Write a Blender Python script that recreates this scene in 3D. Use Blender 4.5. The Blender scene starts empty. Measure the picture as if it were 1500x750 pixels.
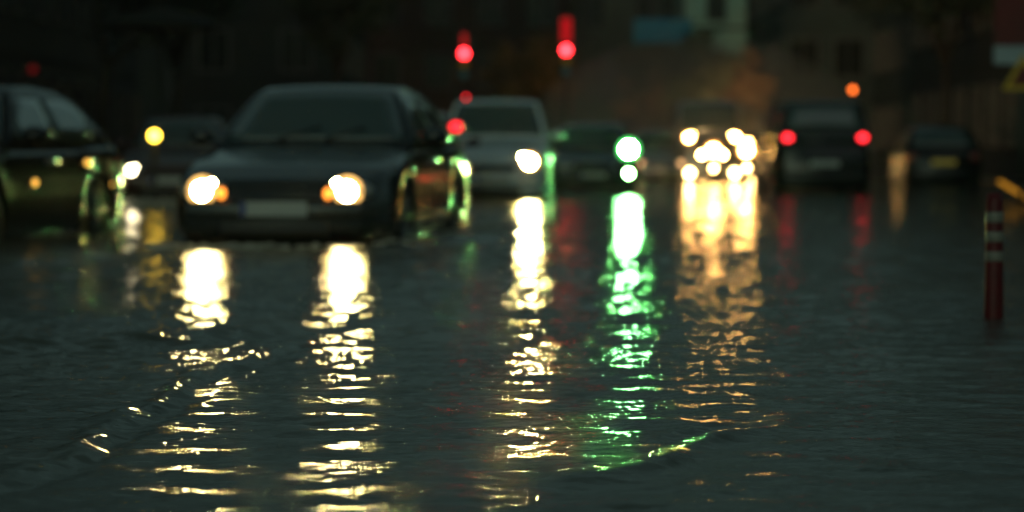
import bpy, bmesh, math, random
import numpy as np
from mathutils import Vector, Matrix

random.seed(7); RNG = np.random.RandomState(11)
S = bpy.context.scene
C = S.collection
rad = math.radians

# ------------------------------------------------------------------ camera
CAM_H = 0.70
cam = bpy.data.cameras.new('camera'); camo = bpy.data.objects.new('camera', cam); C.objects.link(camo)
cam.lens = 85; cam.sensor_width = 36; cam.clip_start = 0.05; cam.clip_end = 2000
camo.location = (0, 0, CAM_H)
camo.rotation_euler = (rad(90) - math.atan(150 / 3541), 0, 0)
cam.dof.use_dof = True; cam.dof.focus_distance = 6.3; cam.dof.aperture_fstop = 2.3
cam.dof.aperture_blades = 0
S.camera = camo

# ------------------------------------------------------------------ world: dusk sky
w = bpy.data.worlds.new("World"); S.world = w; w.use_nodes = True
nt = w.node_tree; nt.nodes.clear()
wo = nt.nodes.new('ShaderNodeOutputWorld'); bg = nt.nodes.new('ShaderNodeBackground')
sky = nt.nodes.new('ShaderNodeTexSky'); sky.sky_type = 'NISHITA'; sky.sun_disc = False
sky.sun_elevation = rad(3); sky.sun_rotation = rad(200); sky.air_density = 1.0; sky.dust_density = 3.0; sky.ozone_density = 3.0
tint = nt.nodes.new('ShaderNodeMix'); tint.data_type = 'RGBA'; tint.blend_type = 'MULTIPLY'; tint.inputs[0].default_value = 1
tint.inputs[7].default_value = (0.68, 1.0, 0.80, 1)
hs = nt.nodes.new('ShaderNodeHueSaturation'); hs.inputs['Saturation'].default_value = 0.35
nt.links.new(sky.outputs[0], hs.inputs['Color']); nt.links.new(hs.outputs[0], tint.inputs[6])
nt.links.new(tint.outputs[2], bg.inputs[0]); bg.inputs[1].default_value = 0.09
nt.links.new(bg.outputs[0], wo.inputs[0])
sl = bpy.data.lights.new('sun', 'SUN'); sl.energy = 0.03; sl.angle = rad(40); sl.color = (1, .95, .9)
so = bpy.data.objects.new('sun', sl); C.objects.link(so)
so.rotation_euler = (rad(55), 0, rad(20))

S.view_settings.view_transform = 'Standard'; S.view_settings.look = 'None'
S.view_settings.exposure = 0.0; S.view_settings.gamma = 1.0; S.view_settings.use_curve_mapping = False
S.cycles.use_denoising = True; S.cycles.max_bounces = 5; S.cycles.sample_clamp_indirect = 0
S.cycles.caustics_reflective = False; S.cycles.caustics_refractive = False

# ------------------------------------------------------------------ materials
def mat(name, col, rough=0.6, metal=0.0, coat=0.0, noise=0.0, scale=4.0, bump=0.0, spec=0.5, emit=None, es=0.0):
    m = bpy.data.materials.new(name); m.use_nodes = True
    n = m.node_tree; b = n.nodes['Principled BSDF']
    b.inputs['Base Color'].default_value = (*col, 1); b.inputs['Roughness'].default_value = rough
    b.inputs['Metallic'].default_value = metal; b.inputs['Coat Weight'].default_value = coat
    b.inputs['Coat Roughness'].default_value = 0.06; b.inputs['Specular IOR Level'].default_value = spec
    if emit:
        b.inputs['Emission Color'].default_value = (*emit, 1); b.inputs['Emission Strength'].default_value = es
    if noise or bump:
        tc = n.nodes.new('ShaderNodeTexCoord'); t = n.nodes.new('ShaderNodeTexNoise')
        t.inputs['Scale'].default_value = scale; t.inputs['Detail'].default_value = 6
        n.links.new(tc.outputs['Object'], t.inputs['Vector'])
        if noise:
            r = n.nodes.new('ShaderNodeValToRGB')
            r.color_ramp.elements[0].position = .3; r.color_ramp.elements[1].position = .7
            r.color_ramp.elements[0].color = (*[c * (1 - noise) for c in col], 1)
            r.color_ramp.elements[1].color = (*[min(1, c * (1 + noise)) for c in col], 1)
            n.links.new(t.outputs['Fac'], r.inputs[0]); n.links.new(r.outputs[0], b.inputs['Base Color'])
            mr = n.nodes.new('ShaderNodeMapRange'); mr.inputs['To Min'].default_value = rough * .8
            mr.inputs['To Max'].default_value = min(1, rough * 1.25)
            n.links.new(t.outputs['Fac'], mr.inputs[0]); n.links.new(mr.outputs[0], b.inputs['Roughness'])
        if bump:
            bp = n.nodes.new('ShaderNodeBump'); bp.inputs['Strength'].default_value = bump; bp.inputs['Distance'].default_value = .02
            n.links.new(t.outputs['Fac'], bp.inputs['Height']); n.links.new(bp.outputs[0], b.inputs['Normal'])
    return m

def glow(name, col, strength):
    m = bpy.data.materials.new(name); m.use_nodes = True
    n = m.node_tree; n.nodes.clear()
    o = n.nodes.new('ShaderNodeOutputMaterial'); e = n.nodes.new('ShaderNodeEmission')
    e.inputs[0].default_value = (*col, 1); e.inputs[1].default_value = strength
    n.links.new(e.outputs[0], o.inputs[0])
    if 'headlamp_' in name and 'reflector' not in name:      # a headlamp throws its light forward: falls off with the angle to the lens axis
        g = n.nodes.new('ShaderNodeNewGeometry'); ax = n.nodes.new('ShaderNodeVectorTransform'); ax.vector_type = 'VECTOR'; ax.convert_from = 'OBJECT'; ax.convert_to = 'WORLD'; ax.inputs[0].default_value = (1, 0, 0); mx = n.nodes.new('ShaderNodeMath'); mx.operation = 'MAXIMUM'; mx.inputs[1].default_value = 0; d_ = n.nodes.new('ShaderNodeVectorMath'); d_.operation = 'DOT_PRODUCT'
        n.links.new(ax.outputs[0], d_.inputs[0]); n.links.new(g.outputs['Incoming'], d_.inputs[1])
        p_ = n.nodes.new('ShaderNodeMath'); p_.operation = 'POWER'; p_.inputs[1].default_value = 14; n.links.new(d_.outputs['Value'], mx.inputs[0]); n.links.new(mx.outputs[0], p_.inputs[0])
        q_ = n.nodes.new('ShaderNodeMath'); q_.operation = 'MULTIPLY'; q_.inputs[1].default_value = strength
        n.links.new(p_.outputs[0], q_.inputs[0]); n.links.new(q_.outputs[0], e.inputs[1])
    return m

M = dict(
    glass=mat('dark_glass', (.05, .085, .078), .05, spec=1.0, coat=1.0),
    pane=mat('building_glass', (.01, .013, .012), .25, spec=.25, noise=.3, scale=2),
    rubber=mat('tyre_rubber', (.02, .02, .02), .75, noise=.3),
    alloy=mat('wheel_alloy', (.5, .5, .5), .22, 1.0, noise=.15, scale=9),
    trim=mat('black_plastic', (.02, .02, .021), .4, noise=.2, scale=20),
    chrome=mat('chrome', (.75, .75, .75), .1, 1.0, noise=.05, scale=30),
    lens=mat('clear_lens', (.35, .38, .38), .08, spec=.8),
    redlens=mat('unlit_red_lens', (.25, .012, .012), .12, spec=.7),
    plate=mat('plate_white', (.55, .58, .54), .35, noise=.06, scale=30),
    eublue=mat('plate_blue', (.01, .04, .25), .35, noise=.1, scale=30),
    plateyellow=mat('plate_yellow', (.8, .6, .08), .5, noise=.1, emit=(.8, .6, .1), es=.06),  # plate colour has a weak glow of its own put in
    navy=mat('paint_dark_blue', (.012, .022, .026), .25, .3, 1.0, noise=.12, scale=2),
    black=mat('paint_black', (.004, .005, .006), .13, 0, .1, noise=.12, scale=2),
    green=mat('paint_dark_green', (.02, .04, .036), .28, .2, 1.0, noise=.12, scale=2),
    white=mat('paint_white', (.80, .90, .90), .3, 0, 1.0, noise=.06, scale=3),
    silver=mat('paint_silver', (.3, .34, .33), .3, .5, 1.0, noise=.08, scale=3),
    wine=mat('paint_wine', (.05, .006, .006), .3, .2, 1.0, noise=.12, scale=2),
    post=mat('bollard_red', (.13, .003, .006), .45, noise=.2, scale=12),
    tape=mat('reflective_tape', (.28, .27, .22), .4, noise=.15, scale=30),
    steel=mat('dark_galvanised', (.035, .038, .036), .5, .4, noise=.3, scale=5),
    bark=mat('bark', (.03, .024, .018), .9, noise=.4, scale=9, bump=.6),
    asphalt=mat('asphalt', (.045, .047, .045), .7, noise=.3, scale=3, bump=.3),
    paving=mat('wet_paving', (.06, .062, .058), .3, noise=.35, scale=2.2, bump=.3),
    kerb=mat('kerb_concrete', (.1, .1, .095), .5, noise=.3, scale=5, bump=.3),
    kerbyellow=mat('kerb_yellow_paint', (.6, .3, .02), .5, noise=.2, scale=5),
    signblue=mat('sign_blue', (.02, .28, .45), .4, noise=.1, scale=3),
    signwhite=mat('sign_white', (.42, .52, .55), .4, noise=.1, scale=3),
    signred=mat('sign_red', (.16, .012, .01), .45, noise=.2, scale=3),
    signyellow=mat('sign_yellow', (.8, .5, .03), .4, noise=.1, scale=3),
    foam=mat('foam', (.62, .62, .52), .6, noise=.2, scale=14, bump=.8),
)
LEAF = {}
def leafmat(name, col):
    if name not in LEAF: LEAF[name] = mat(name, col, .6, noise=.5, scale=1.2)
    return LEAF[name]

# ------------------------------------------------------------------ helpers
def link(name, bm, m, parent=None, smooth=True):
    me = bpy.data.meshes.new(name)
    bm.normal_update(); bm.to_mesh(me); bm.free()
    if smooth:
        for p in me.polygons: p.use_smooth = True
    o = bpy.data.objects.new(name, me); C.objects.link(o)
    if m: me.materials.append(m)
    if parent: o.parent = parent
    return o

def thing(name, label, cat, loc=(0, 0, 0), rz=0, group=None):
    o = bpy.data.objects.new(name, None); C.objects.link(o)
    o.location = loc; o.rotation_euler = (0, 0, rz); o['label'] = label; o['category'] = cat
    if group: o['group'] = group
    return o

def tag(o, label, cat, group=None):
    o['label'] = label; o['category'] = cat
    if group: o['group'] = group
    return o

def box(bm, x0, x1, y0, y1, z0, z1, bev=0.0):
    r = bmesh.ops.create_cube(bm, size=1)
    vs = r['verts']
    bmesh.ops.transform(bm, matrix=Matrix.Translation(((x0+x1)/2, (y0+y1)/2, (z0+z1)/2)) @ Matrix.Diagonal((x1-x0, y1-y0, z1-z0, 1)), verts=vs)
    if bev:
        es = list({e for v in vs for e in v.link_edges})
        bmesh.ops.bevel(bm, geom=es, offset=bev, segments=2, affect='EDGES', profile=.5)
    return bm

def nb(): return bmesh.new()
def boxo(name, dims, m, parent=None, bev=0.0, smooth=False):
    b = nb(); box(b, *dims, bev=bev); return link(name, b, m, parent, smooth)

def tube(bm, pts, rs, seg=10, cap=True):
    rings = []
    for i, p in enumerate(pts):
        p = Vector(p)
        a = Vector(pts[max(0, i-1)]); c = Vector(pts[min(len(pts)-1, i+1)])
        t = (c - a).normalized()
        u = t.orthogonal().normalized() if i == 0 else (u - t * u.dot(t)).normalized()
        v = t.cross(u)
        r = rs[i] if isinstance(rs, (list, tuple)) else rs
        rings.append([bm.verts.new(p + (u * math.cos(k*2*math.pi/seg) + v * math.sin(k*2*math.pi/seg)) * r) for k in range(seg)])
    for a, b in zip(rings, rings[1:]):
        for k in range(seg): bm.faces.new((a[k], a[(k+1) % seg], b[(k+1) % seg], b[k]))
    if cap:
        bm.faces.new(rings[0][::-1]); bm.faces.new(rings[-1])
    return bm

def lathe(bm, prof, axis='z', seg=24, org=(0, 0, 0)):
    rings = []
    for r, h in prof:
        ring = []
        for k in range(seg):
            a = 2*math.pi*k/seg; c, s = r*math.cos(a), r*math.sin(a)
            p = {'z': (c, s, h), 'y': (c, h, s), 'x': (h, c, s)}[axis]
            ring.append(bm.verts.new(Vector(p) + Vector(org)))
        rings.append(ring)
    for a, b in zip(rings, rings[1:]):
        for k in range(seg): bm.faces.new((a[k], a[(k+1) % seg], b[(k+1) % seg], b[k]))
    bm.faces.new(rings[0][::-1]); bm.faces.new(rings[-1])
    bmesh.ops.recalc_face_normals(bm, faces=bm.faces)
    return bm

def ellip(bm, c, r, seg=16):
    ret = bmesh.ops.create_uvsphere(bm, u_segments=seg, v_segments=max(8, seg//2), radius=1)
    bmesh.ops.transform(bm, matrix=Matrix.Translation(c) @ Matrix.Diagonal((*r, 1)), verts=ret['verts'])
    return bm

def at(px, py, d):
    s = 3541 / d
    return ((px - 750) / s, d, CAM_H + (225 - py) / s)
def onwater(px, py):
    d = 3541 * CAM_H / (py - 225)
    return ((px - 750) * d / 3541, d)

def struct(o):
    o['kind'] = 'structure'; return o

# ------------------------------------------------------------------ setting: road bed, flood water, pavements
ROAD_Z = -0.16
def sheet(name, x0, x1, y0, y1, z, m):
    b = nb(); vs = [b.verts.new(p) for p in ((x0, y0, z), (x1, y0, z), (x1, y1, z), (x0, y1, z))]; b.faces.new(vs)
    return link(name, b, m, None, False)
struct(sheet('ground', -600, 600, -400, 900, ROAD_Z - .02, M['asphalt']))
struct(sheet('road', -7.2, 8.6, -30, 180, ROAD_Z - .01, M['asphalt']))

# wave field -------------------------------------------------------
NW = 280
lam = np.exp(RNG.uniform(np.log(.026), np.log(.42), NW))
ang = RNG.normal(0, .45, NW) + np.where(RNG.rand(NW) < .3, math.pi, 0)    # travelling mostly along the street
kx = 2*math.pi/lam*np.sin(ang); ky = -2*math.pi/lam*np.cos(ang)
SL = 0.0060 * (lam/.3)**-.16
amp = SL*lam/(2*math.pi)*math.sqrt(2)
ph = RNG.uniform(0, 6.28, NW)
def seg_dist(X, Y, pts):
    best = np.full(X.shape, 1e9); sgn = np.zeros(X.shape); tt = np.zeros(X.shape)
    L = len(pts) - 1
    for i in range(L):
        (ax, ay), (bx, by) = pts[i], pts[i+1]
        dx, dy = bx-ax, by-ay; l2 = dx*dx+dy*dy
        t = np.clip(((X-ax)*dx+(Y-ay)*dy)/l2, 0, 1)
        ex, ey = X-(ax+t*dx), Y-(ay+t*dy); dd = np.hypot(ex, ey)
        s = np.sign(dx*ey-dy*ex); m = dd < best
        best = np.where(m, dd, best); sgn = np.where(m, s, sgn); tt = np.where(m, (i+t)/L, tt)
    return best*sgn, tt
def pxl(l): return [onwater(*p) for p in l]
WAKES = [  # points, amplitude, width
    (pxl([(-150, 745), (0, 700), (120, 662), (215, 592), (300, 550), (372, 520), (470, 500)]), .013, .045),
    (pxl([(1150, 612), (1090, 634), (1010, 662), (930, 684), (860, 700), (790, 712)]), .018, .05),
    (pxl([(-200, 520), (0, 508), (180, 502), (360, 486), (520, 470), (640, 458)]), .018, .16),
    (pxl([(440, 372), (560, 366), (640, 352), (760, 345)]), .03, .22),
    (pxl([(250, 378), (180, 372), (60, 385), (-60, 400)]), .025, .22),
]
def water_h(X, Y, sp):
    Z = np.zeros(X.shape)
    # gusty amplitude so calm and rough patches alternate
    g = 1 + .2*np.sin(X*.9+1.3)*np.sin(Y*.55+.4) + .15*np.sin(X*.37-Y*.8+2)
    for i in range(NW):
        f = np.clip(lam[i]/(sp*2.6) - .6, 0, 1)
        if f.max() <= 0: continue
        Z += f*amp[i]*np.sin(kx[i]*X + ky[i]*Y + ph[i])
    rough = 1 + 1.0*np.exp(-((X+1.9)/1.1)**2 - ((Y-9.2)/1.1)**2) - .45*np.clip((X-.9)/1.2, 0, 1)*np.clip((14-Y)/6, 0, 1)
    Z *= g*rough
    for pts, A, s in WAKES:
        d, t = seg_dist(X, Y, pts)
        env = np.clip(t*6, 0, 1)*np.clip((1-t)*6, 0, 1)
        d = d + .03*np.sin(X*7+Y*4) + .015*np.sin(X*23-Y*17); env = env*(1+.5*np.sin(X*11+1)*np.sin(Y*9))
        Z += A*env*(np.exp(-(d/s)**2) - .7*np.exp(-((d+1.5*s)/(1.1*s))**2))
    return Z
def grid_obj(name, U, V, m):
    # U rows of distances, V tangent of the bearing: a fan that gets finer towards the viewer's end of the street
    Yg, T = np.meshgrid(U, V, indexing='ij'); Xg = T*(Yg+1.0)
    dy = np.gradient(U)[:, None]; dx = np.gradient(V)[None, :]*(Yg+1)
    Z = water_h(Xg, Yg, np.maximum(dy*.6, dx) + 0*Xg)
    n, k = Yg.shape
    me = bpy.data.meshes.new(name)
    co = np.stack([Xg, Yg, Z], -1).reshape(-1, 3)
    idx = np.arange(n*k).reshape(n, k)
    q = np.stack([idx[:-1, :-1], idx[:-1, 1:], idx[1:, 1:], idx[1:, :-1]], -1).reshape(-1, 4)
    me.vertices.add(n*k); me.vertices.foreach_set('co', co.ravel())
    me.loops.add(q.size); me.loops.foreach_set('vertex_index', q.ravel())
    me.polygons.add(len(q)); me.polygons.foreach_set('loop_start', np.arange(0, q.size, 4)); me.polygons.foreach_set('loop_total', np.full(len(q), 4))
    me.polygons.foreach_set('use_smooth', np.ones(len(q), bool))
    me.update(calc_edges=True); me.validate()
    o = bpy.data.objects.new(name, me); C.objects.link(o); me.materials.append(m)
    return o
wm = bpy.data.materials.new('flood_water'); wm.use_nodes = True
n = wm.node_tree; b = n.nodes['Principled BSDF']
b.inputs['Base Color'].default_value = (.085, .105, .09, 1); b.inputs['Roughness'].default_value = .06
b.inputs['IOR'].default_value = 1.333; b.inputs['Specular IOR Level'].default_value = .5
tc = n.nodes.new('ShaderNodeTexCoord')
mp = n.nodes.new('ShaderNodeMapping'); mp.inputs['Scale'].default_value = (1, 1.7, 1)
t1 = n.nodes.new('ShaderNodeTexNoise'); t1.inputs['Scale'].default_value = 44; t1.inputs['Detail'].default_value = 5; t1.inputs['Roughness'].default_value = .6
bp = n.nodes.new('ShaderNodeBump'); bp.inputs['Strength'].default_value = .45; bp.inputs['Distance'].default_value = .006
n.links.new(tc.outputs['Object'], mp.inputs[0]); n.links.new(mp.outputs[0], t1.inputs['Vector'])
t2 = n.nodes.new('ShaderNodeTexNoise'); t2.inputs['Scale'].default_value = 9; t2.inputs['Detail'].default_value = 3
mp2 = n.nodes.new('ShaderNodeMapping'); mp2.inputs['Scale'].default_value = (.8, 1.7, 1)
bp2 = n.nodes.new('ShaderNodeBump'); bp2.inputs['Strength'].default_value = .13; bp2.inputs['Distance'].default_value = .022
t3 = n.nodes.new('ShaderNodeTexNoise'); t3.inputs['Scale'].default_value = .7; t3.inputs['Detail'].default_value = 5
cr = n.nodes.new('ShaderNodeValToRGB'); cr.color_ramp.elements[0].position = .35; cr.color_ramp.elements[1].position = .7
cr.color_ramp.elements[0].color = (.085, .10, .085, 1); cr.color_ramp.elements[1].color = (.14, .148, .12, 1)
n.links.new(tc.outputs['Object'], t3.inputs['Vector']); n.links.new(t3.outputs['Fac'], cr.inputs[0]); n.links.new(cr.outputs[0], b.inputs['Base Color'])
n.links.new(tc.outputs['Object'], mp2.inputs[0]); n.links.new(mp2.outputs[0], t2.inputs['Vector']); n.links.new(t2.outputs['Fac'], bp2.inputs['Height'])
n.links.new(t1.outputs['Fac'], bp.inputs['Height']); n.links.new(bp.outputs[0], bp2.inputs['Normal']); n.links.new(bp2.outputs[0], b.inputs['Normal'])
u = np.linspace(1/3.2, 1/190, 1500); U = 1/u
U = np.sort(U)
V = np.sort(np.concatenate([np.linspace(-.30, .30, 760), np.linspace(-3, -.31, 60), np.linspace(.31, 3, 60)]))
wat = struct(grid_obj('water', U, V, wm))
wat2 = struct(sheet('water_surface_behind', -60, 60, -60, 3.2, -.004, wm)); wat2.name = 'water.001'

# pavements with kerbs on both sides
def strip(name, pts_l, pts_r, z0, z1, m):
    b = nb(); A = []
    for (ax, ay), (bx, by) in zip(pts_l, pts_r):
        A.append([b.verts.new(p) for p in ((ax, ay, z0), (ax, ay, z1), (bx, by, z1), (bx, by, z0))])
    for p, q in zip(A, A[1:]):
        for k in range(3): b.faces.new((p[k], p[k+1], q[k+1], q[k]))
    b.faces.new(A[0]); b.faces.new(A[-1][::-1])
    bmesh.ops.recalc_face_normals(b, faces=b.faces)
    return link(name, b, m, None, False)
RK = [(7.0, -20), (7.0, 24), (7.7, 35), (9.5, 46), (11.6, 58), (12.5, 75), (12.5, 170)]
struct(strip('kerb', RK, [(x+.15, y) for x, y in RK], ROAD_Z, .035, M['kerb']))
struct(strip('pavement', [(x+.15, y) for x, y in RK], [(60, y) for x, y in RK], ROAD_Z, .03, M['paving']))
LK = [(-7.4, -20), (-7.4, 170)]
struct(strip('kerb', [(x-.15, y) for x, y in LK], LK, ROAD_Z, .035, M['kerb']))
struct(strip('pavement', [(-60, y) for x, y in LK], [(x-.15, y) for x, y in LK], ROAD_Z, .03, M['paving']))

# ------------------------------------------------------------------ vehicles
TYPES = {
 'sedan': dict(L=4.5, W=1.76, H=1.44, nose=.66, cowl_z=.93, belt=.95, deck=1.0, tail=.92, cowl=.82, rf=.18, rr=-1.1, rg=-1.72, fx=1.36, rx=-1.28, R=.31, wr=.56, end=-2.25),
 'hatch': dict(L=4.0, W=1.70, H=1.47, nose=.68, cowl_z=.95, belt=.97, deck=.99, tail=.97, cowl=.78, rf=.22, rr=-1.45, rg=-1.9, fx=1.22, rx=-1.24, R=.30, wr=.58, end=-2.0),
 'van': dict(L=4.3, W=1.75, H=1.83, nose=.80, cowl_z=1.12, belt=1.12, deck=1.12, tail=1.12, cowl=1.05, rf=.42, rr=-1.95, rg=-2.12, fx=1.35, rx=-1.4, R=.31, wr=.68, end=-2.15),
 'suv': dict(L=4.3, W=1.75, H=1.73, nose=.82, cowl_z=1.09, belt=1.10, deck=1.10, tail=1.10, cowl=.92, rf=.32, rr=-1.85, rg=-2.1, fx=1.35, rx=-1.4, R=.31, wr=.64, end=-2.15),
 'minibus': dict(L=5.0, W=1.85, H=2.25, nose=1.12, cowl_z=1.35, belt=1.35, deck=1.35, tail=1.35, cowl=1.75, rf=1.05, rr=-2.3, rg=-2.46, fx=1.6, rx=-1.5, R=.34, wr=.74, end=-2.5),
}
HEAD = {}
def car(name, label, cat, kind, loc, rz, paint, head=None, hs=None, fog=None, tail=None, ind=False, plate=True, group=None, quad=None, rear_plate='plate', headz=None, fogy=None, tail_z=None, tail_y=None, ring=None):
    P = TYPES[kind]; L, W, H = P['L'], P['W'], P['H']; hx = L/2
    root = thing(name, label, cat, loc, rz, group)
    tx = [-hx, -hx+.1, P['rg'], P['rg']+.3, P['cowl'], hx-.45, hx-.1, hx]
    tz = [P['tail']-.12, P['tail'], P['deck'], P['belt'], P['cowl_z'], P['nose']+.10, P['nose']-.02, P['nose']-.12]
    xs = np.unique(np.concatenate([np.linspace(-hx, hx, 90), [hx-.02, hx-.05, -hx+.02, -hx+.05]]))
    def top(x): return float(np.interp(x, tx, tz))
    def hw(x):
        f = max(0, (x-(hx-.6))/.6); r = max(0, ((-hx+.45)-x)/.45)
        return W/2*(1 - .20*f**2.4 - .12*r**2.4)
    def bot(x):
        z = .19 + .06*max(0, (x-(hx-.5))/.5) + .08*max(0, ((-hx+.5)-x)/.5)
        Ra = P['R']+.055
        for wx in (P['fx'], P['rx']):
            d = abs(x-wx)
            if d < Ra: z = max(z, P['R'] + math.sqrt(Ra*Ra-d*d))
        return z
    b = nb(); rings = []
    prof = [(0, .93), (.1, .975), (.3, 1.0), (.5, 1.0), (.7, .985), (.84, .965), (.93, .93), (.98, .88)]
    for x in xs:
        zt, zb, ww = top(x), bot(x), hw(x)
        e = min(1, (hx-abs(x))/.08); e = .95 + .05*math.sqrt(max(0, e))
        half = [(ww*p*e, zb+(zt-zb)*k) for k, p in prof] + [(ww*.78*e, zt), (ww*.5*e, zt+.012), (ww*.2*e, zt+.018)]
        full = [(-y, z) for y, z in half] + [(y, z) for y, z in half[::-1]]
        rings.append([b.verts.new((x, y, z)) for y, z in full])
    for p, q in zip(rings, rings[1:]):
        for k in range(len(p)-1): b.faces.new((p[k], p[k+1], q[k+1], q[k]))
        # underside strip
    for r in (rings[0], rings[-1]): b.faces.new(r)
    # greenhouse
    gx = np.linspace(P['rg'], P['cowl'], 44); cz = P['belt']-.03
    zr_x = [P['rg'], P['rg']+(P['rr']-P['rg'])*.8, P['rr']+.15, (P['rr']+P['rf'])/2, P['rf']-.1, P['rf']+(P['cowl']-P['rf'])*.12, P['cowl']]
    zr_z = [P['deck']-.01, H-.10, H-.03, H, H-.02, H-.07, P['cowl_z']-.01]
    def zr(x): return float(np.interp(x, zr_x, zr_z))
    wb = W/2*.945; wr_ = P['wr']
    def gy(z): return wb - (wb-wr_)*max(0, min(1, (z-cz)/(H-cz)))**1.25
    rings = []
    for x in gx:
        z = max(cz+.005, zr(x)); hh = []
        for k in range(7):
            zz = cz + (z-cz)*k/6*.97; hh.append((gy(zz), zz))
        ye = gy(cz+(z-cz)*.97)
        hh += [(ye*.93, z), (ye*.6, z+.012), (ye*.2, z+.018)]
        full = [(-y, zz) for y, zz in hh] + [(y, zz) for y, zz in hh[::-1]]
        rings.append([b.verts.new((x, y, zz)) for y, zz in full])
    for p, q in zip(rings, rings[1:]):
        for k in range(len(p)-1): b.faces.new((p[k], p[k+1], q[k+1], q[k]))
    for r in (rings[0], rings[-1]): b.faces.new(r)
    box(b, -hx+.12, hx-.15, -W/2+.26, W/2-.26, .2, .5)      # floor pan and engine bay block
    bmesh.ops.recalc_face_normals(b, faces=b.faces)
    body = link('body', b, paint, root)
    # glass patches, each a thin solid pane set just proud of the shell
    def patch(nm, fn, us, vs, off):
        bb = nb(); g = [[bb.verts.new(fn(uu, vv)) for vv in vs] for uu in us]
        fs = [bb.faces.new((g[i][j], g[i][j+1], g[i+1][j+1], g[i+1][j])) for i in range(len(us)-1) for j in range(len(vs)-1)]
        bb.normal_update()
        out = Vector(off)
        if sum(f.normal.dot(out) for f in fs) < 0: bmesh.ops.reverse_faces(bb, faces=fs); bb.normal_update()
        for v in bb.verts: v.co = v.co + out*.014
        r = bmesh.ops.extrude_face_region(bb, geom=fs)
        vv = [e for e in r['geom'] if isinstance(e, bmesh.types.BMVert)]
        bmesh.ops.translate(bb, verts=vv, vec=-out*.012)
        bmesh.ops.recalc_face_normals(bb, faces=bb.faces)
        return link(nm, bb, M['glass'], root, True)
    def topsurf(x, s):
        z = zr(x); ye = gy(cz+(z-cz)*.97)*.9
        return (x, ye*s, z + .018*(1-abs(s))**.6)
    a0, a1 = P['rf']+(P['cowl']-P['rf'])*.15, P['cowl']-.05
    sl_ = Vector((P['cowl_z']-H, 0, -(P['cowl']-P['rf']))).normalized()
    nrm = Vector((H-P['cowl_z'], 0, P['cowl']-P['rf'])).normalized()
    patch('windscreen', topsurf, np.linspace(a0, a1, 8), np.linspace(-1, 1, 9), nrm)
    for y0_, y1_ in ((-.42, .05), (.12, .58)):
        e = nb(); q0 = Vector(topsurf(a1+.02, y0_)); q1 = Vector(topsurf(a1-.10, y1_)); tube(e, [q0+nrm*.02, q1+nrm*.03], .010, 6); link('wiper', e, M['trim'], root)
    rn = Vector((-(H-P['deck']), 0, max(.05, P['rr']-P['rg']))).normalized()
    patch('rear_window', topsurf, np.linspace(P['rg']+.04, P['rg']+(P['rr']-P['rg'])*.78, 5), np.linspace(-.95, .95, 9), rn)
    splits = [(P['rf']+(P['cowl']-P['rf'])*.55, (P['rf']+P['rr'])/2+.12), ((P['rf']+P['rr'])/2+.04, P['rr']-.02 if kind != 'sedan' else P['rr']-.2)]
    for sgn in (-1, 1):
        for x1, x0 in splits:
            def side(x, t, sgn=sgn):
                zt = min(zr(x)-.085, H-.12); z = cz+.07 + (max(zt, cz+.1)-cz-.07)*t
                return (x, sgn*gy(z), z)
            patch('side_window', side, np.linspace(x0, x1, 8), np.linspace(0, 1, 5), Vector((0, sgn, .25)).normalized())
        # door mirror
        m_ = nb(); ellip(m_, (P['cowl']-.18, sgn*(W/2+.10), P['belt']+.06), (.07, .11, .075), 14)
        box(m_, P['cowl']-.21, P['cowl']-.15, min(sgn*(W/2-.06), sgn*(W/2+.04)), max(sgn*(W/2-.06), sgn*(W/2+.04)), P['belt']+.0, P['belt']+.035)
        link('door_mirror', m_, paint, root)
        for hxp in (splits[0][1]+.12, splits[1][1]+.14):
            h_ = nb(); box(h_, hxp, hxp+.19, sgn*W/2*.985-.012, sgn*W/2*.985+.022, P['belt']-.17, P['belt']-.135, .006); link('door_handle', h_, M['chrome'], root)
        # wheels
        for wx in (P['fx'], P['rx']):
            wl = bpy.data.objects.new('wheel', None); C.objects.link(wl); wl.parent = root
            wl.location = (wx, sgn*(W/2-.115), P['R'])
            t = nb(); R = P['R']; lathe(t, [(R*.66, -.10), (R*.93, -.105), (R, -.07), (R, .07), (R*.93, .105), (R*.66, .10)], 'y', 32); link('tyre', t, M['rubber'], wl)
            r = nb(); yo = sgn*.09
            lathe(r, [(R*.65, yo-.02), (R*.66, yo+.02), (R*.60, yo+.005), (R*.585, yo-.03)], 'y', 28)
            for k in range(5):
                a = k*2*math.pi/5+.3
                tube(r, [(0, yo*.9, 0), (math.cos(a)*R*.6, yo, math.sin(a)*R*.6)], [.035, .024], 6)
            ellip(r, (0, yo, 0), (.045, .02, .045), 10); link('rim', r, M['alloy'], wl)
    # front end
    nz = P['nose']; fxn = hx
    hz = headz if headz else nz-.085
    g = nb(); box(g, fxn-.05, fxn+.014, -.34, .34, nz-.235, nz-.135, .01)
    for k in range(4): box(g, fxn+.014, fxn+.024, -.32, .32, nz-.225+k*.024, nz-.217+k*.024)
    link('grille', g, M['trim'], root)
    g = nb(); box(g, fxn-.25, fxn+.035, -W/2*.80, W/2*.80, .36 if kind != 'minibus' else .45, .50 if kind != 'minibus' else .62, .035); link('bumper', g, paint if kind != 'van' else M['trim'], root)
    g = nb(); box(g, fxn-.05, fxn+.02, -.42, .42, .24, .335, .01); link('air_intake', g, M['trim'], root)
    if plate:
        pz = .44 if kind != 'minibus' else .54
        pl = boxo('licence_plate', (fxn+.036, fxn+.046, -.26, .26, pz-.055, pz+.055), M['plate'], root)
        boxo('plate_band', (fxn+.0462, fxn+.049, -.258, -.21, pz-.053, pz+.053), M['eublue'], pl)
        rp = boxo('rear_licence_plate', (-hx-.02, -hx+.0, -.26, .26, .62, .73), M[rear_plate], root)
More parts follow.
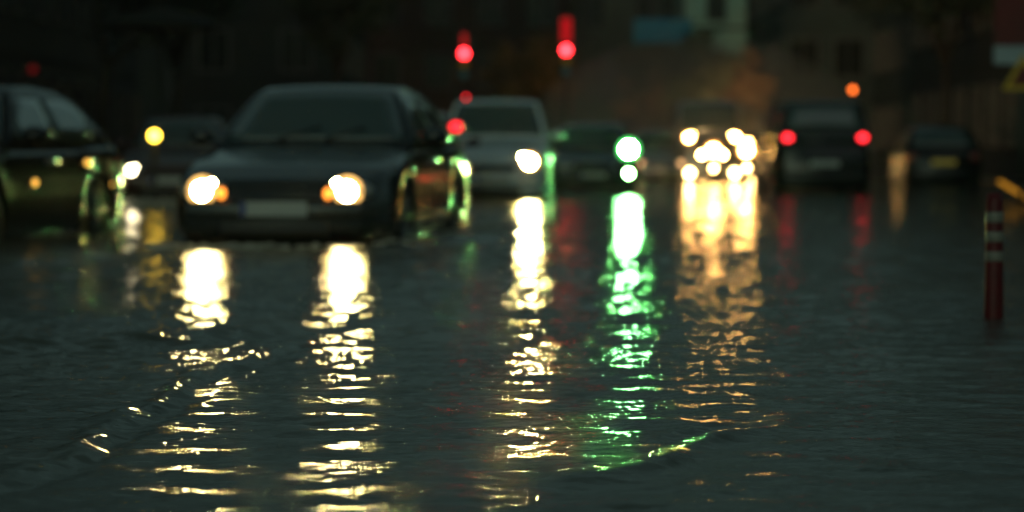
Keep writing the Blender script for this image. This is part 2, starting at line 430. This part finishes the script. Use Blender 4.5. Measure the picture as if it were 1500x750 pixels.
    g = nb(); box(g, -hx-.035, -hx+.25, -W/2*.86, W/2*.86, .34, .52, .035); link('rear_bumper', g, paint, root)
    for sgn in (-1, 1):
        yc = sgn*(W/2*.80-.14)
        # housing lens
        h = nb(); ellip(h, (fxn-.09, yc, hz), (.11, .20, .085), 18)
        hl = link('headlight', h, M['lens'], root)
        if head:
            e = nb(); rr = hs or .075
            lathe(e, [(rr*.5, .022), (rr, .008), (rr, -.02)], 'x', 20, (fxn+.012, yc, hz)); link('lamp', e, head, hl)
            e = nb(); rr2 = rr*.35; lathe(e, [(rr2*.5, .02), (rr2, .008), (rr2, -.02)], 'x', 16, (fxn+.016, yc-sgn*rr*1.15, hz+rr*.9)); link('side_lamp', e, head, hl)
        if ring:
            e = nb(); lathe(e, [(rr+.002, .006), (rr+.05, -.012), (rr+.05, -.03)], 'x', 24, (fxn+.008, yc, hz)); link('reflector', e, ring, hl)  # glowing ring adds the coloured halo round the lamp
        if quad:
            e = nb(); lathe(e, [(.04, .022), (.07, .008), (.07, -.02)], 'x', 20, (fxn+.012, yc-sgn*.34, hz-.44)); link('lamp', e, quad, hl)
        if ind:
            e = nb(); ellip(e, (fxn-.01, yc-sgn*.15, hz-.02), (.03, .035, .045), 12); link('indicator', e, ind, root)
            e = nb(); ellip(e, (fxn-.17, yc+sgn*.13, hz+.04), (.05, .025, .025), 12); link('indicator', e, ind, root)
        if fog:
            yy = sgn*(fogy or (W/2*.72))
            e = nb(); lathe(e, [(.05, .03), (.085, .02), (.085, -.03)], 'x', 18, (fxn+.02, yy, .36)); link('fog_light', e, fog, root)
        tz_, ty_ = tail_z or P['tail']-.175, sgn*(tail_y or W/2*.78)
        t = nb(); box(t, -hx-.022, -hx+.30, ty_-.10, ty_+.10, tz_-.085, tz_+.085, .03)
        tl = link('tail_light', t, M['redlens'], root)
        if tail:
            e = nb(); ellip(e, (-hx-.018, ty_, tz_), (.02, .085, .065), 14); link('lamp', e, tail, tl)
    # panel gap lines: thin dark seams for the doors
    return root

def place_front(px, d, yaw, kind):
    """centre of a vehicle whose nose is at picture bearing px, distance d; yaw turns the nose to the viewer's left"""
    L = TYPES[kind]['L']; fx = (px-750)*d/3541
    th = rad(-90-yaw); return (fx - math.cos(th)*L/2, d - math.sin(th)*L/2, ROAD_Z), th
def place_rear(px, d, yaw, kind):
    L = TYPES[kind]['L']; fx = (px-750)*d/3541
    th = rad(90-yaw); return (fx + math.cos(th)*L/2, d + math.sin(th)*L/2, ROAD_Z), th

H_WARM = glow('headlamp_warm', (1, .78, .30), 800)
H_AMB = glow('headlamp_amber', (1, .72, .25), 2600)
H_GRN = glow('headlamp_green', (.22, 1.0, .26), 1500)
H_FAR = glow('headlamp_far', (1, .50, .13), 170)
H_FOG = glow('foglamp_far', (1, .60, .20), 60)
H_GFOG = glow('headlamp_low_green', (.25, 1.0, .22), 200)
T_RED = glow('tail_lamp', (1, .02, .03), 6)
T_DIM = glow('tail_lamp_dim', (1, .04, .03), 1.2)
RING = glow('headlamp_reflector', (1, .55, .15), 2.2)  # emission for the halo drawn round the headlamps
IND = glow('indicator_amber', (1, .28, .03), 3.5)

p, r = place_front(402, 18.4, 7.2, 'sedan')
car('sedan_car', 'dark blue sedan with round headlights lit, nearest car facing the viewer in the flood water', 'car', 'sedan', p, r, M['navy'], head=H_WARM, hs=.068, ring=RING, ind=IND)
th = rad(-90-9)
blk = car('sedan_car', 'black sedan cut by the left edge of the photo, golden glints along its side', 'car', 'sedan', (-4.76, 20.5, ROAD_Z), th, M['black'])
GLINT = glow('glint_amber', (1, .50, .08), 2.2)  # golden glints on the car side, put in as small glowing spots
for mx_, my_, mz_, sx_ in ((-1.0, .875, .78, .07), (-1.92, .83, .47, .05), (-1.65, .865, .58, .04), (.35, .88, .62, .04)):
    e = nb(); ellip(e, (mx_, my_, mz_), (sx_, .02, .028), 12); link('side_glint', e, GLINT, blk)
p, r = place_front(722, 37, 1.5, 'suv')
car('van', 'white van with one large yellow headlight, behind the nearest dark sedan', 'van', 'suv', p, r, M['white'], head=H_AMB, hs=.085, ring=glow('reflector_amber', (1, .50, .12), 2.6))
p, r = place_front(868, 47, 2, 'hatch')
car('hatchback_car', 'dark green hatchback with a green glaring headlight, right of the white van', 'car', 'hatch', p, r, M['green'])
p, r = place_front(968, 62, 2, 'hatch')
car('hatchback_car', 'silver hatchback between the green glare and the yellow headlight cluster', 'car', 'hatch', p, r, M['silver'], head=glow('sidelamp', (1, .5, .2), 3), hs=.06)
p, r = place_front(1043, 62, 0, 'minibus')
car('minibus', 'minibus with a cluster of four blazing yellow headlights and low fog lights', 'minibus', 'minibus', p, r, M['silver'], head=H_FAR, hs=.08, quad=H_FAR, fog=H_FOG, ring=glow('reflector_far', (1, .42, .08), 3.5), headz=1.27, fogy=.58)
p, r = place_front(1068, 76, -1, 'minibus')
car('minibus', 'second minibus half hidden behind the blazing cluster, one yellow headlight showing', 'minibus', 'minibus', p, r, M['green'], head=H_FAR, hs=.08, fog=H_FOG, headz=1.2)
p, r = place_rear(1208, 44, 0, 'van')
car('suv_car', 'black tall car driving away on the right with two red tail lights lit', 'car', 'van', p, r, M['black'], tail=T_RED, tail_z=1.15)
p, r = place_rear(1124, 81, 0, 'van')
car('van', 'pale van driving away left of the tall black car with red tail lights', 'van', 'van', p, r, M['silver'], tail=T_DIM)
p, r = place_rear(1382, 52, 4, 'hatch')
car('hatchback_car', 'dark parked hatchback at the right kerb with a yellowish rear plate', 'car', 'hatch', p, r, M['black'], rear_plate='plateyellow')
p, r = place_rear(586, 34, 1, 'hatch')
car('hatchback_car', 'dark red hatchback driving away, mostly hidden behind the nearest sedan, one red tail light showing', 'car', 'hatch', p, r, M['wine'], tail=glow('tail_lamp_side', (1, .02, .03), 4), tail_z=1.235, tail_y=.79)
p, r = place_front(243, 38, 0, 'hatch')
car('hatchback_car', 'dark hatchback with a small lit headlight seen through the gap between the two nearest sedans', 'car', 'hatch', p, r, M['wine'], head=glow('headlamp_gap', (1, .85, .5), 40), hs=.06)

# scooter whose headlamp is the green glare
def scooter(px, d, label, lamp, low, ring):
    x, y, _ = at(px, 200, d)
    root = thing('motor_scooter', label, 'scooter', (x, y, ROAD_Z), rad(-93))
    b = nb(); ellip(b, (.30, 0, .62), (.10, .20, .32), 16); ellip(b, (-.35, 0, .62), (.42, .17, .20), 16); box(b, -.2, .35, -.14, .14, .28, .36, .03)
    link('body', b, M['green'], root)
    b = nb(); ellip(b, (-.38, 0, .82), (.34, .14, .06), 14); link('seat', b, M['trim'], root)
    b = nb(); tube(b, [(.34, -.33, 1.0), (.30, -.16, 1.03), (.28, 0, 1.0), (.30, .16, 1.03), (.34, .33, 1.0)], .016, 8); tube(b, [(.28, 0, 1.0), (.42, 0, .5)], .03, 8); link('handlebar', b, M['trim'], root)
    for wx in (.55, -.62):
        wl = bpy.data.objects.new('wheel', None); C.objects.link(wl); wl.parent = root; wl.location = (wx, 0, .23)
        b = nb(); lathe(b, [(.14, -.05), (.22, -.05), (.23, 0), (.22, .05), (.14, .05)], 'y', 24); link('tyre', b, M['rubber'], wl)
        b = nb(); lathe(b, [(.14, -.03), (.14, .03), (.03, .04)], 'y', 18); link('rim', b, M['alloy'], wl)
    b = nb(); lathe(b, [(.07, .03), (.115, .012), (.115, -.03)], 'x', 20, (.40, 0, .93)); h = link('headlight', b, lamp, root); b = nb(); lathe(b, [(.117, .008), (.19, -.02), (.19, -.04)], 'x', 20, (.40, 0, .93)); link('reflector', b, ring, root)  # outer ring glows to add the lamp's halo
    b = nb(); lathe(b, [(.03, .02), (.055, .01), (.055, -.02)], 'x', 16, (.62, 0, .52)); link('lamp', b, low, root)
    b = nb(); lathe(b, [(.02, 0), (.06, .01), (.06, .02)], 'x', 12, (.3, .3, 1.15)); lathe(b, [(.02, 0), (.06, .01), (.06, .02)], 'x', 12, (.3, -.3, 1.15)); link('mirror', b, M['trim'], root)
    return root
scooter(921, 42, 'scooter with a green-white glaring headlight in front of the dark green hatchback', H_GRN, H_GFOG, glow('scooter_reflector_green', (.12, 1, .2), 2.2))
scooter(1044, 57, 'scooter with an amber headlight riding in front of the blazing minibus', H_FAR, H_FOG, glow('scooter_reflector_far', (1, .42, .08), 3.5))
scooter(1092, 58, 'scooter with an amber headlight at the right end of the headlight cluster', H_FAR, H_FOG, glow('scooter_reflector_amber', (1, .42, .08), 3.5))

# ------------------------------------------------------------------ street furniture
def bollard(px, py_base, label, hgt=.70):
    x, y = onwater(px, py_base)
    root = thing('bollard', label, 'bollard', (x, y, ROAD_Z), 0, 'red plastic bollards with white bands')
    b = nb(); lathe(b, [(.10, 0), (.10, .03), (.045, .06), (.042, .15), (.036, hgt-.03), (.03, hgt), (.01, hgt+.005)], 'z', 24); link('post', b, M['post'], root)
    for k in range(3):
        z = hgt-.10-k*.083
        b = nb(); lathe(b, [(.0385, z-.022), (.0395, z-.02), (.0390, z+.02), (.0375, z+.022)], 'z', 24); link('reflective_band', b, M['tape'], root)
bollard(1457, 466, 'red bollard with three white bands standing in water at the right edge', .69)
bollard(1402, 268, 'small distant red bollard beside the parked hatchback', .75)

def signal(px, py, d, label, repeater=False, big=1.0):
    x, y, z = at(px, py, d)
    root = thing('traffic_light', label, 'traffic light', (x, y, ROAD_Z), 0)
    z -= ROAD_Z
    b = nb(); lathe(b, [(.12, 0), (.12, .1), (.06, .14), (.055, z-.9), (.05, z-.85)], 'z', 14, (0, .0, 0)); link('pole', b, M['steel'], root)
    h = boxo('housing', (-.16, .16, -.02, .2, z-.85, z+.2), M['trim'], root, .03)
    for k in range(3):
        zz = z - k*.33
        b = nb()
        for q in range(9):   # visor: an open half tube over each lens
            pass
        seg = 12; inner = []; 
        for yy in (-.02, -.18):
            inner.append([b.verts.new((.15*math.cos(math.pi*q/seg), yy, zz+.15*math.sin(math.pi*q/seg))) for q in range(seg+1)])
        for q in range(seg): b.faces.new((inner[0][q], inner[0][q+1], inner[1][q+1], inner[1][q]))
        r = bmesh.ops.solidify(b, geom=list(b.faces), thickness=.008)
        link('visor', b, M['trim'], h)
        b = nb(); lathe(b, [(.08, -.045), (.135, -.035), (.135, -.015)], 'y', 20, (0, 0, zz))
        link('lens', b, SIG_RED if k == 0 else (M['signyellow'] if k == 1 else M['signblue']), h)
    th_ = .42 if repeater else .8
    t_ = boxo('glow_panel_housing', (-.2, .2, -.02, .16, z+.203, z+.25+th_), M['trim'], root, .02)  # box and glowing panel added to stretch the red glow upward
    boxo('glow_panel', (-.15 if not repeater else -.07, .15 if not repeater else .07, -.03, -.021, z+.24, z+.2+th_), SMEAR, t_)
    if repeater:
        zz = z - (143-py)*d/3541
        boxo('repeater_housing', (-.07, .15, -.09, -.06, zz-.08, zz+.08), M['trim'], root)
        b = nb(); lathe(b, [(.03, -.115), (.045, -.105), (.045, -.092)], 'y', 16, (.06, 0, zz)); link('repeater_lens', b, T_RED, root)
    return root
SIG_RED = glow('signal_red', (1, .022, .03), 22); SMEAR = glow('glow_panel_red', (1, .01, .02), .45)  # second glow is for the panel added above each red lamp
signal(680, 79, 78, 'red traffic light on a pole behind the white van, with small red repeater lamp', True)
signal(829, 74, 76, 'red traffic light on a pole between the white van and the green glare')
def beacon(px, py, d, label, col, st, r, name='warning_light', cat='lamp'):
    x, y, z = at(px, py, d); z -= ROAD_Z
    root = thing(name, label, cat, (x, y, ROAD_Z), 0)
    b = nb(); lathe(b, [(.08, 0), (.08, .06), (.035, .1), (.03, z-r)], 'z', 12); link('pole', b, M['steel'], root)
    b = nb(); lathe(b, [(r*1.3, -.06), (r*1.3, .06)], 'y', 18, (0, 0.06, z)); link('housing', b, M['trim'], root)
    b = nb(); lathe(b, [(r*.6, -.03), (r, -.01), (r, 0)], 'y', 18, (0, 0, z)); link('lamp', b, glow('beacon_glow', col, st), root)
def beam(px, d, z, power, col=(1, .62, .28), size=100, yaw=0):
    l = bpy.data.lights.new('headlight_beam', 'SPOT'); l.energy = power; l.color = col; l.spot_size = rad(size); l.spot_blend = .8; l.shadow_soft_size = .06
    o = bpy.data.objects.new('headlight_beam', l); C.objects.link(o); x, y, _ = at(px, 200, d); o.location = (x, y, z)
    o.rotation_euler = (rad(90+6), 0, rad(yaw)); return o
# beams of the cars driving away light the trees and fronts beyond them
for px, d in ((1146, 48.7), (1185, 48.7), (1095, 85.7), (1115, 85.7)): beam(px, d, .6, 1100, size=75)
beacon(1248, 132, 62, 'small orange signal lamp above the tall black car on the right', (1, .16, .02), 6, .07)
beacon(227, 199, 33, 'amber warning light on a pole between the two nearest sedans', (1, .62, .05), 16, .07)
beacon(50, 102, 60, 'faint red lamp on a pole above the black sedan at the left edge', (1, .03, .04), .12, .09)

# blue direction sign on a post with an arm
def road_sign():
    x, y, z = at(970, 46, 95); z -= ROAD_Z
    root = thing('road_sign', 'blue overhead direction sign carried on an arm above the far traffic', 'sign', (x, y, ROAD_Z))
    boxo('panel', (-1.15, 1.15, -.04, 0, z-.48, z+.48), M['signblue'], root, .02)
    b = nb(); tube(b, [(3.9, .12, 0), (3.9, .12, z+.15)], .11, 12); tube(b, [(3.9, .12, z+.1), (-1.0, .12, z+.1)], .06, 10); link('pole', b, M['steel'], root)
    b = nb()
    for xx in (-.7, .7): box(b, xx-.03, xx+.03, 0, .12, z-.42, z+.44)
    link('bracket', b, M['steel'], root)
road_sign()
def shop_board():
    x, y, _ = at(1480, 50, 34); z0 = at(0, 95, 34)[2]-ROAD_Z; z1 = at(0, -30, 34)[2]-ROAD_Z; zm = at(0, 68, 34)[2]-ROAD_Z
    root = thing('sign_board', 'tall board, dark red above and pale blue below, at the top right', 'sign', (x, y, .03))
    z0 -= .19; z1 -= .19; zm -= .19
    boxo('red_panel', (-.25, .25, -.05, .05, zm+.003, z1), M['signred'], root, .01)
    boxo('pale_panel', (-.25, .25, -.055, .05, z0, zm), M['signwhite'], root, .01)
    b = nb(); tube(b, [(.18, .08, 0), (.18, .08, z1)], .03, 10); link('pole', b, M['steel'], root)
shop_board()
def triangle():
    x, y, z = at(1497, 112, 30); z -= .03
    root = thing('warning_sign', 'triangular warning sign with a yellow border at the right edge', 'sign', (x, y, .03))
    def tri(r, y0, y1, m, nm, par, hole=None):
        b = nb(); P_ = [(r*math.sin(k*2*math.pi/3), r*math.cos(k*2*math.pi/3)) for k in range(3)]
        A = [b.verts.new((p[0], y0, z-.02+p[1])) for p in P_]; B = [b.verts.new((p[0], y1, z-.02+p[1])) for p in P_]
        b.faces.new(A); b.faces.new(B[::-1])
        for k in range(3): b.faces.new((A[k], A[(k+1) % 3], B[(k+1) % 3], B[k]))
        bmesh.ops.recalc_face_normals(b, faces=b.faces); return link(nm, b, m, par, False)
    p_ = tri(.30, -.01, .01, M['signyellow'], 'border', root)
    tri(.19, -.014, -.0105, M['signred'], 'face', p_)
    b = nb(); tube(b, [(0, .04, 0), (0, .04, z+.25)], .03, 10); link('pole', b, M['steel'], root)
triangle()
# glowing amber tube added for the lit orange stroke by the right kerb
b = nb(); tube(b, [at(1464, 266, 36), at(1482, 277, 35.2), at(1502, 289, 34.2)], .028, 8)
tag(link('kerb_glow_strip', b, glow('kerb_glow', (1, .42, .03), .55), None), 'slanting orange stroke above the kerb, its lit look added as glow, behind the nearest red bollard', 'glow strip')

# ------------------------------------------------------------------ trees
def branch_tree(root, base_r, segs, bark):
    b = nb()
    for pts, rs in segs: tube(b, pts, rs, 8)
    return link('trunk', b, bark, root)
def crown(root, blobs, n, m, leaf=.16, name='crown'):
    vs = []; fs = []
    R_ = np.random.RandomState(int(abs(hash(str(blobs[0]))) % 99991) if False else len(blobs)*17+n % 1000)
    tot = sum(r[3]**2 for r in blobs)
    for (cx, cy, cz_, r) in blobs:
        k = int(n*r*r/tot)
        # clumps inside the blob
        ncl = max(5, int(r*9)); cl = R_.normal(0, 1, (ncl, 3)); cl /= np.linalg.norm(cl, axis=1)[:, None]
        cl *= (r*R_.uniform(.35, .95, ncl))[:, None]
        idx = R_.randint(0, ncl, k)
        pts = cl[idx] + R_.normal(0, r*.16, (k, 3)); pts[:, 2] *= .8
        pts += (cx, cy, cz_)
        for p in pts:
            a = R_.normal(0, 1, 3); a /= np.linalg.norm(a); c = np.cross(a, R_.normal(0, 1, 3)); c /= np.linalg.norm(c)+1e-6
            l = leaf*R_.uniform(.6, 1.3); i = len(vs)
            vs += [p-a*l, p+c*l*.45, p+a*l, p-c*l*.45]; fs.append((i, i+1, i+2, i+3))
    me = bpy.data.meshes.new(name); me.from_pydata([tuple(v) for v in vs], [], fs); me.update()
    o = bpy.data.objects.new(name, me); C.objects.link(o); me.materials.append(m); o.parent = root
    return o
def tree(x, y, h, label, m, cr=1.6, n=3500, lean=.0, base=.03, fork=None, crown_z=None, group='street trees', blobs=None, tr=.13):
    root = thing('tree', label, 'tree', (x, y, base), 0, group)
    f = fork or h*.4; segs = [([(0, 0, -.1), (lean*.3, 0, f*.5), (lean, 0, f)], [tr, tr*.8, tr*.7])]
    for k in range(5):
        a = k*1.256+.4; rr = cr*.7
        segs.append(([(lean, 0, f), (lean+math.cos(a)*rr*.4, math.sin(a)*rr*.4, f+(h-f)*.4), (lean+math.cos(a)*rr, math.sin(a)*rr, f+(h-f)*.8)], [tr*.6, tr*.35, tr*.1]))
    branch_tree(root, tr, segs, M['bark'])
    bl = blobs or [(lean+random.uniform(-.5, .5)*cr, random.uniform(-.5, .5)*cr, (crown_z or (f+h)/2)+random.uniform(-.25, .5)*cr, cr*random.uniform(.55, .85)) for _ in range(6)]
    crown(root, bl, n, m)
    return root
dk = leafmat('leaf_dark', (.02, .035, .02)); br = leafmat('leaf_autumn', (.20, .10, .025)); ol = leafmat('leaf_olive', (.09, .09, .03))
# forked tree on the left
d = 46; s = 3541/d; x0, y0, _ = at(152, 0, d)
root = thing('tree', 'dark tree forking in a Y above the black sedan at the left', 'tree', (x0, y0, .03), 0, 'street trees')
def L_(px, py): q = at(px, py, d); return (q[0]-x0, 0, q[2]-.03)
branch_tree(root, .1, [([(0, 0, -.1), L_(150, 180), L_(160, 98)], [.12, .11, .10]), ([L_(160, 98), L_(146, 50), L_(145, -20), L_(120, -120)], [.08, .07, .06, .03]),
                       ([L_(160, 98), L_(190, 68), L_(222, 35), L_(270, -60)], [.07, .055, .05, .03]), ([L_(190, 68), L_(240, 62), L_(300, 30)], [.035, .03, .02])], M['bark'])
crown(root, [(-.8, .3, 4.8, 1.1), (.9, .2, 4.9, 1.2), (2.0, 0, 4.5, .9), (.3, .6, 5.8, 1.2)], 4200, dk)
tree(-10.5, 38, 6.5, 'leafy dark tree at the far left edge, branch crossing the top left corner', dk, 2.0, lean=.5)
tree(-8.6, 62, 7, 'dark street tree behind the forked tree', dk, 2.2)
tree(-5.2, 72, 7.5, 'dark tree directly above the roof of the nearest sedan', dk, 2.1)
tree(at(795, 0, 100)[0], 100, 5.6, 'round brown autumn tree between the two red traffic lights', br, 1.9, 3500, crown_z=4.0)
tree(at(960, 0, 98)[0], 98, 5.0, 'brown autumn tree under the blue direction sign', br, 1.8, 3500, crown_z=3.3)
tree(at(1035, 0, 92)[0], 92, 5.2, 'golden brown tree above the blazing minibus', ol, 1.7, 3500, crown_z=3.6)
tree(at(1095, 0, 90)[0], 94, 4.6, 'low brown tree left of the tall black car on the right', br, 1.5, 3000, crown_z=3.3)
tree(11.8, 66, 7.5, 'dark tree behind the parked hatchback on the right', dk, 2.2)
tree(15.2, 82, 8, 'distant dark tree on the right pavement between buildings', dk, 2.4)

# dark parasol at the left
d = 43; x, y, z = at(238, 42, d)
root = thing('parasol', 'wide black parasol on the left pavement beside the forked tree', 'parasol', (x, y, .03))
z -= .03
b = nb(); lathe(b, [(1.15, z), (1.12, z+.06), (.75, z+.20), (.25, z+.34), (.03, z+.40)], 'z', 16); link('canopy', b, mat('parasol_cloth', (.008, .009, .009), .8, noise=.3), root, False)
b = nb(); lathe(b, [(.25, 0), (.25, .05), (.03, .07), (.025, z+.3)], 'z', 12); link('pole', b, M['steel'], root)

# ------------------------------------------------------------------ buildings
def facade(name, label, x0, x1, y0, y1, h, wall, win, face='x', floors=None, fh=3.2, bay=2.4, ww=1.2, wh=1.6, frame=None, lit=()):
    """block with real recessed-look window units on the street side (x faces) and the side towards the viewer (y0)"""
    root = thing(name, label, 'building', ((x0+x1)/2, (y0+y1)/2, .0))
    cx, cy = (x0+x1)/2, (y0+y1)/2; hx_, hy = (x1-x0)/2, (y1-y0)/2
    b = nb(); box(b, -hx_, hx_, -hy, hy, -.2, h); 
    for k in range(1, int(h/fh)): box(b, -hx_-.06, hx_+.06, -hy-.06, hy+.06, k*fh-.09, k*fh+.03)
    link('wall', b, wall, root, False)
    b = nb(); box(b, -hx_-.25, hx_+.25, -hy-.25, hy+.25, h, h+.35, .05); link('roof', b, wall, root, False)
    fl = int(h/fh)
    cnt = 0
    def unit(c, axis, sgn):
        nonlocal cnt
        if cnt > 90: return
        cnt += 1
        bb = nb(); hw_ = ww/2; x_, y_, z_ = c
        def bx(u0, u1, d0, d1, z0, z1):
            if axis == 'x': box(bb, min(x_+sgn*d0, x_+sgn*d1), max(x_+sgn*d0, x_+sgn*d1), y_+u0, y_+u1, z0, z1)
            else: box(bb, x_+u0, x_+u1, min(y_+sgn*d0, y_+sgn*d1), max(y_+sgn*d0, y_+sgn*d1), z0, z1)
        bx(-hw_-.08, -hw_, .003, .09, z_-.08, z_+wh+.08); bx(hw_, hw_+.08, .003, .09, z_-.08, z_+wh+.08)
        bx(-hw_, hw_, .003, .09, z_+wh, z_+wh+.08); bx(-hw_, hw_, .003, .12, z_-.08, z_); bx(-.025, .025, .02, .07, z_, z_+wh)
        f = link('window', bb, frame or M['kerb'], root, False)
        bb = nb(); bx(-hw_, hw_, .004, .018, z_, z_+wh); link('pane', bb, win, f, False)
    sx = 1 if cx < 0 else -1
    for k in range(fl):
        zz = k*fh + .95
        if abs(cx) > 5:
            nby = int((2*hy)/bay)
            for j in range(nby): unit((sx*hx_, -hy+(j+.5)*2*hy/nby, zz), 'x', sx)
        nbx = max(1, int(2*hx_/bay))
        for j in range(nbx): unit((-hx_+(j+.5)*2*hx_/nbx, -hy, zz), 'y', -1)
    return root
def wallm(name, col): return mat(name, col, .85, noise=.25, scale=.8, bump=.3)
wdark = wallm('render_dark', (.035, .045, .038)); wgrn = wallm('render_pale_green', (.50, .74, .62)); wgrey = wallm('render_grey', (.10, .10, .095))
wred = wallm('wall_red_glow', (.05, .022, .02)); wblk = wallm('stone_black', (.018, .02, .019)); wcol = wallm('render_teal', (.05, .07, .065))  # the red wall's colour has the signals' red glow put in
facade('apartment_building', 'dark green-grey building behind the forked tree on the left', -24, -12, 50, 78, 12, wdark, M['pane'])
facade('apartment_building', 'nearly black building at the far left behind the black sedan', -26, -13, 24, 48, 10, wblk, M['pane'])
facade('apartment_building', 'dark building left of the red traffic lights', -14, -7.2, 100, 118, 14, wblk, M['pane'])
facade('red_glow_building', 'dark building with red glow put into its wall colour behind the two red traffic lights', -10.5, 2.9, 125, 140, 16, wred, M['pane'])
facade('apartment_building', 'grey building above the blue direction sign', 3.2, 8.2, 128, 142, 17, wgrey, M['pane'], bay=1.8, ww=.8)
facade('apartment_building', 'pale green tower rising behind the blazing headlights', 8.6, 11.6, 120, 134, 22, wgrn, wcol, bay=3, ww=.8)
facade('apartment_building', 'dark teal building right of the pale green tower', 12.0, 20, 108, 124, 15, wcol, M['pane'], bay=1.9)
facade('apartment_building', 'dark grey building behind the orange signal lamp', 15.5, 24, 84, 104, 13, wdark, M['pane'])
facade('apartment_building', 'long dark block closing the street far behind on the left', -75, -14.5, 150, 165, 24, wblk, M['pane'], bay=4)
facade('apartment_building', 'black building filling the right edge behind the sign board', 13.2, 24, 40, 80, 13, wblk, M['pane'])

# ------------------------------------------------------------------ foam where the cars push the water
def foam(pts, wd, hgt, n, label):
    b = nb()
    for i in range(n):
        t = random.random()*(len(pts)-1); k = int(t); f = t-k
        x = pts[k][0]*(1-f)+pts[k+1][0]*f + random.gauss(0, wd*.4); y = pts[k][1]*(1-f)+pts[k+1][1]*f + random.gauss(0, wd)
        r = random.uniform(.008, .03)
        ret = bmesh.ops.create_icosphere(b, subdivisions=1, radius=1)
        bmesh.ops.transform(b, matrix=Matrix.Translation((x, y, abs(random.gauss(0, hgt)))) @ Matrix.Diagonal((r*1.8, r*1.6, r*.6, 1)), verts=ret['verts'])
    o = link('foam', b, M['foam']); o['kind'] = 'stuff'
    return o
foam([(-5.9, 31.5), (-5.0, 31.9), (-4.3, 31.4)], .12, .05, 420, '')
foam([(-2.75, 18.1), (-2.2, 17.95), (-1.6, 17.9), (-1.0, 17.95), (-.75, 18.3)], .05, .012, 160, '')
foam([(-.95, 18.6), (-.55, 20.3), (-.25, 22.6), (.1, 23.5)], .07, .02, 260, '')

# ------------------------------------------------------------------ damp air over the whole street
b = nb(); box(b, -620, 620, -420, 950, -1.3, 30)
hz = link('haze', b, None, None, False); hz['kind'] = 'stuff'
hm = bpy.data.materials.new('haze'); hm.use_nodes = True; n = hm.node_tree; n.nodes.clear()
o = n.nodes.new('ShaderNodeOutputMaterial'); v = n.nodes.new('ShaderNodeVolumePrincipled')
v.inputs['Color'].default_value = (.85, .92, .88, 1); v.inputs['Density'].default_value = .0005; v.inputs['Anisotropy'].default_value = .5
n.links.new(v.outputs[0], o.inputs['Volume']); hz.data.materials.append(hm)

b = nb(); ellip(b, (0, 0, 0), (5.5, 20, 3.8), 32)
ms = link('mist', b, None, None); ms.location = (5.6, 78, 0.6); ms['kind'] = 'stuff'
mm = bpy.data.materials.new('road_spray'); mm.use_nodes = True; n = mm.node_tree; n.nodes.clear()
o = n.nodes.new('ShaderNodeOutputMaterial'); v = n.nodes.new('ShaderNodeVolumePrincipled')
v.inputs['Color'].default_value = (.9, .9, .85, 1); v.inputs['Density'].default_value = .024; v.inputs['Anisotropy'].default_value = .5
n.links.new(v.outputs[0], o.inputs['Volume']); ms.data.materials.append(mm)
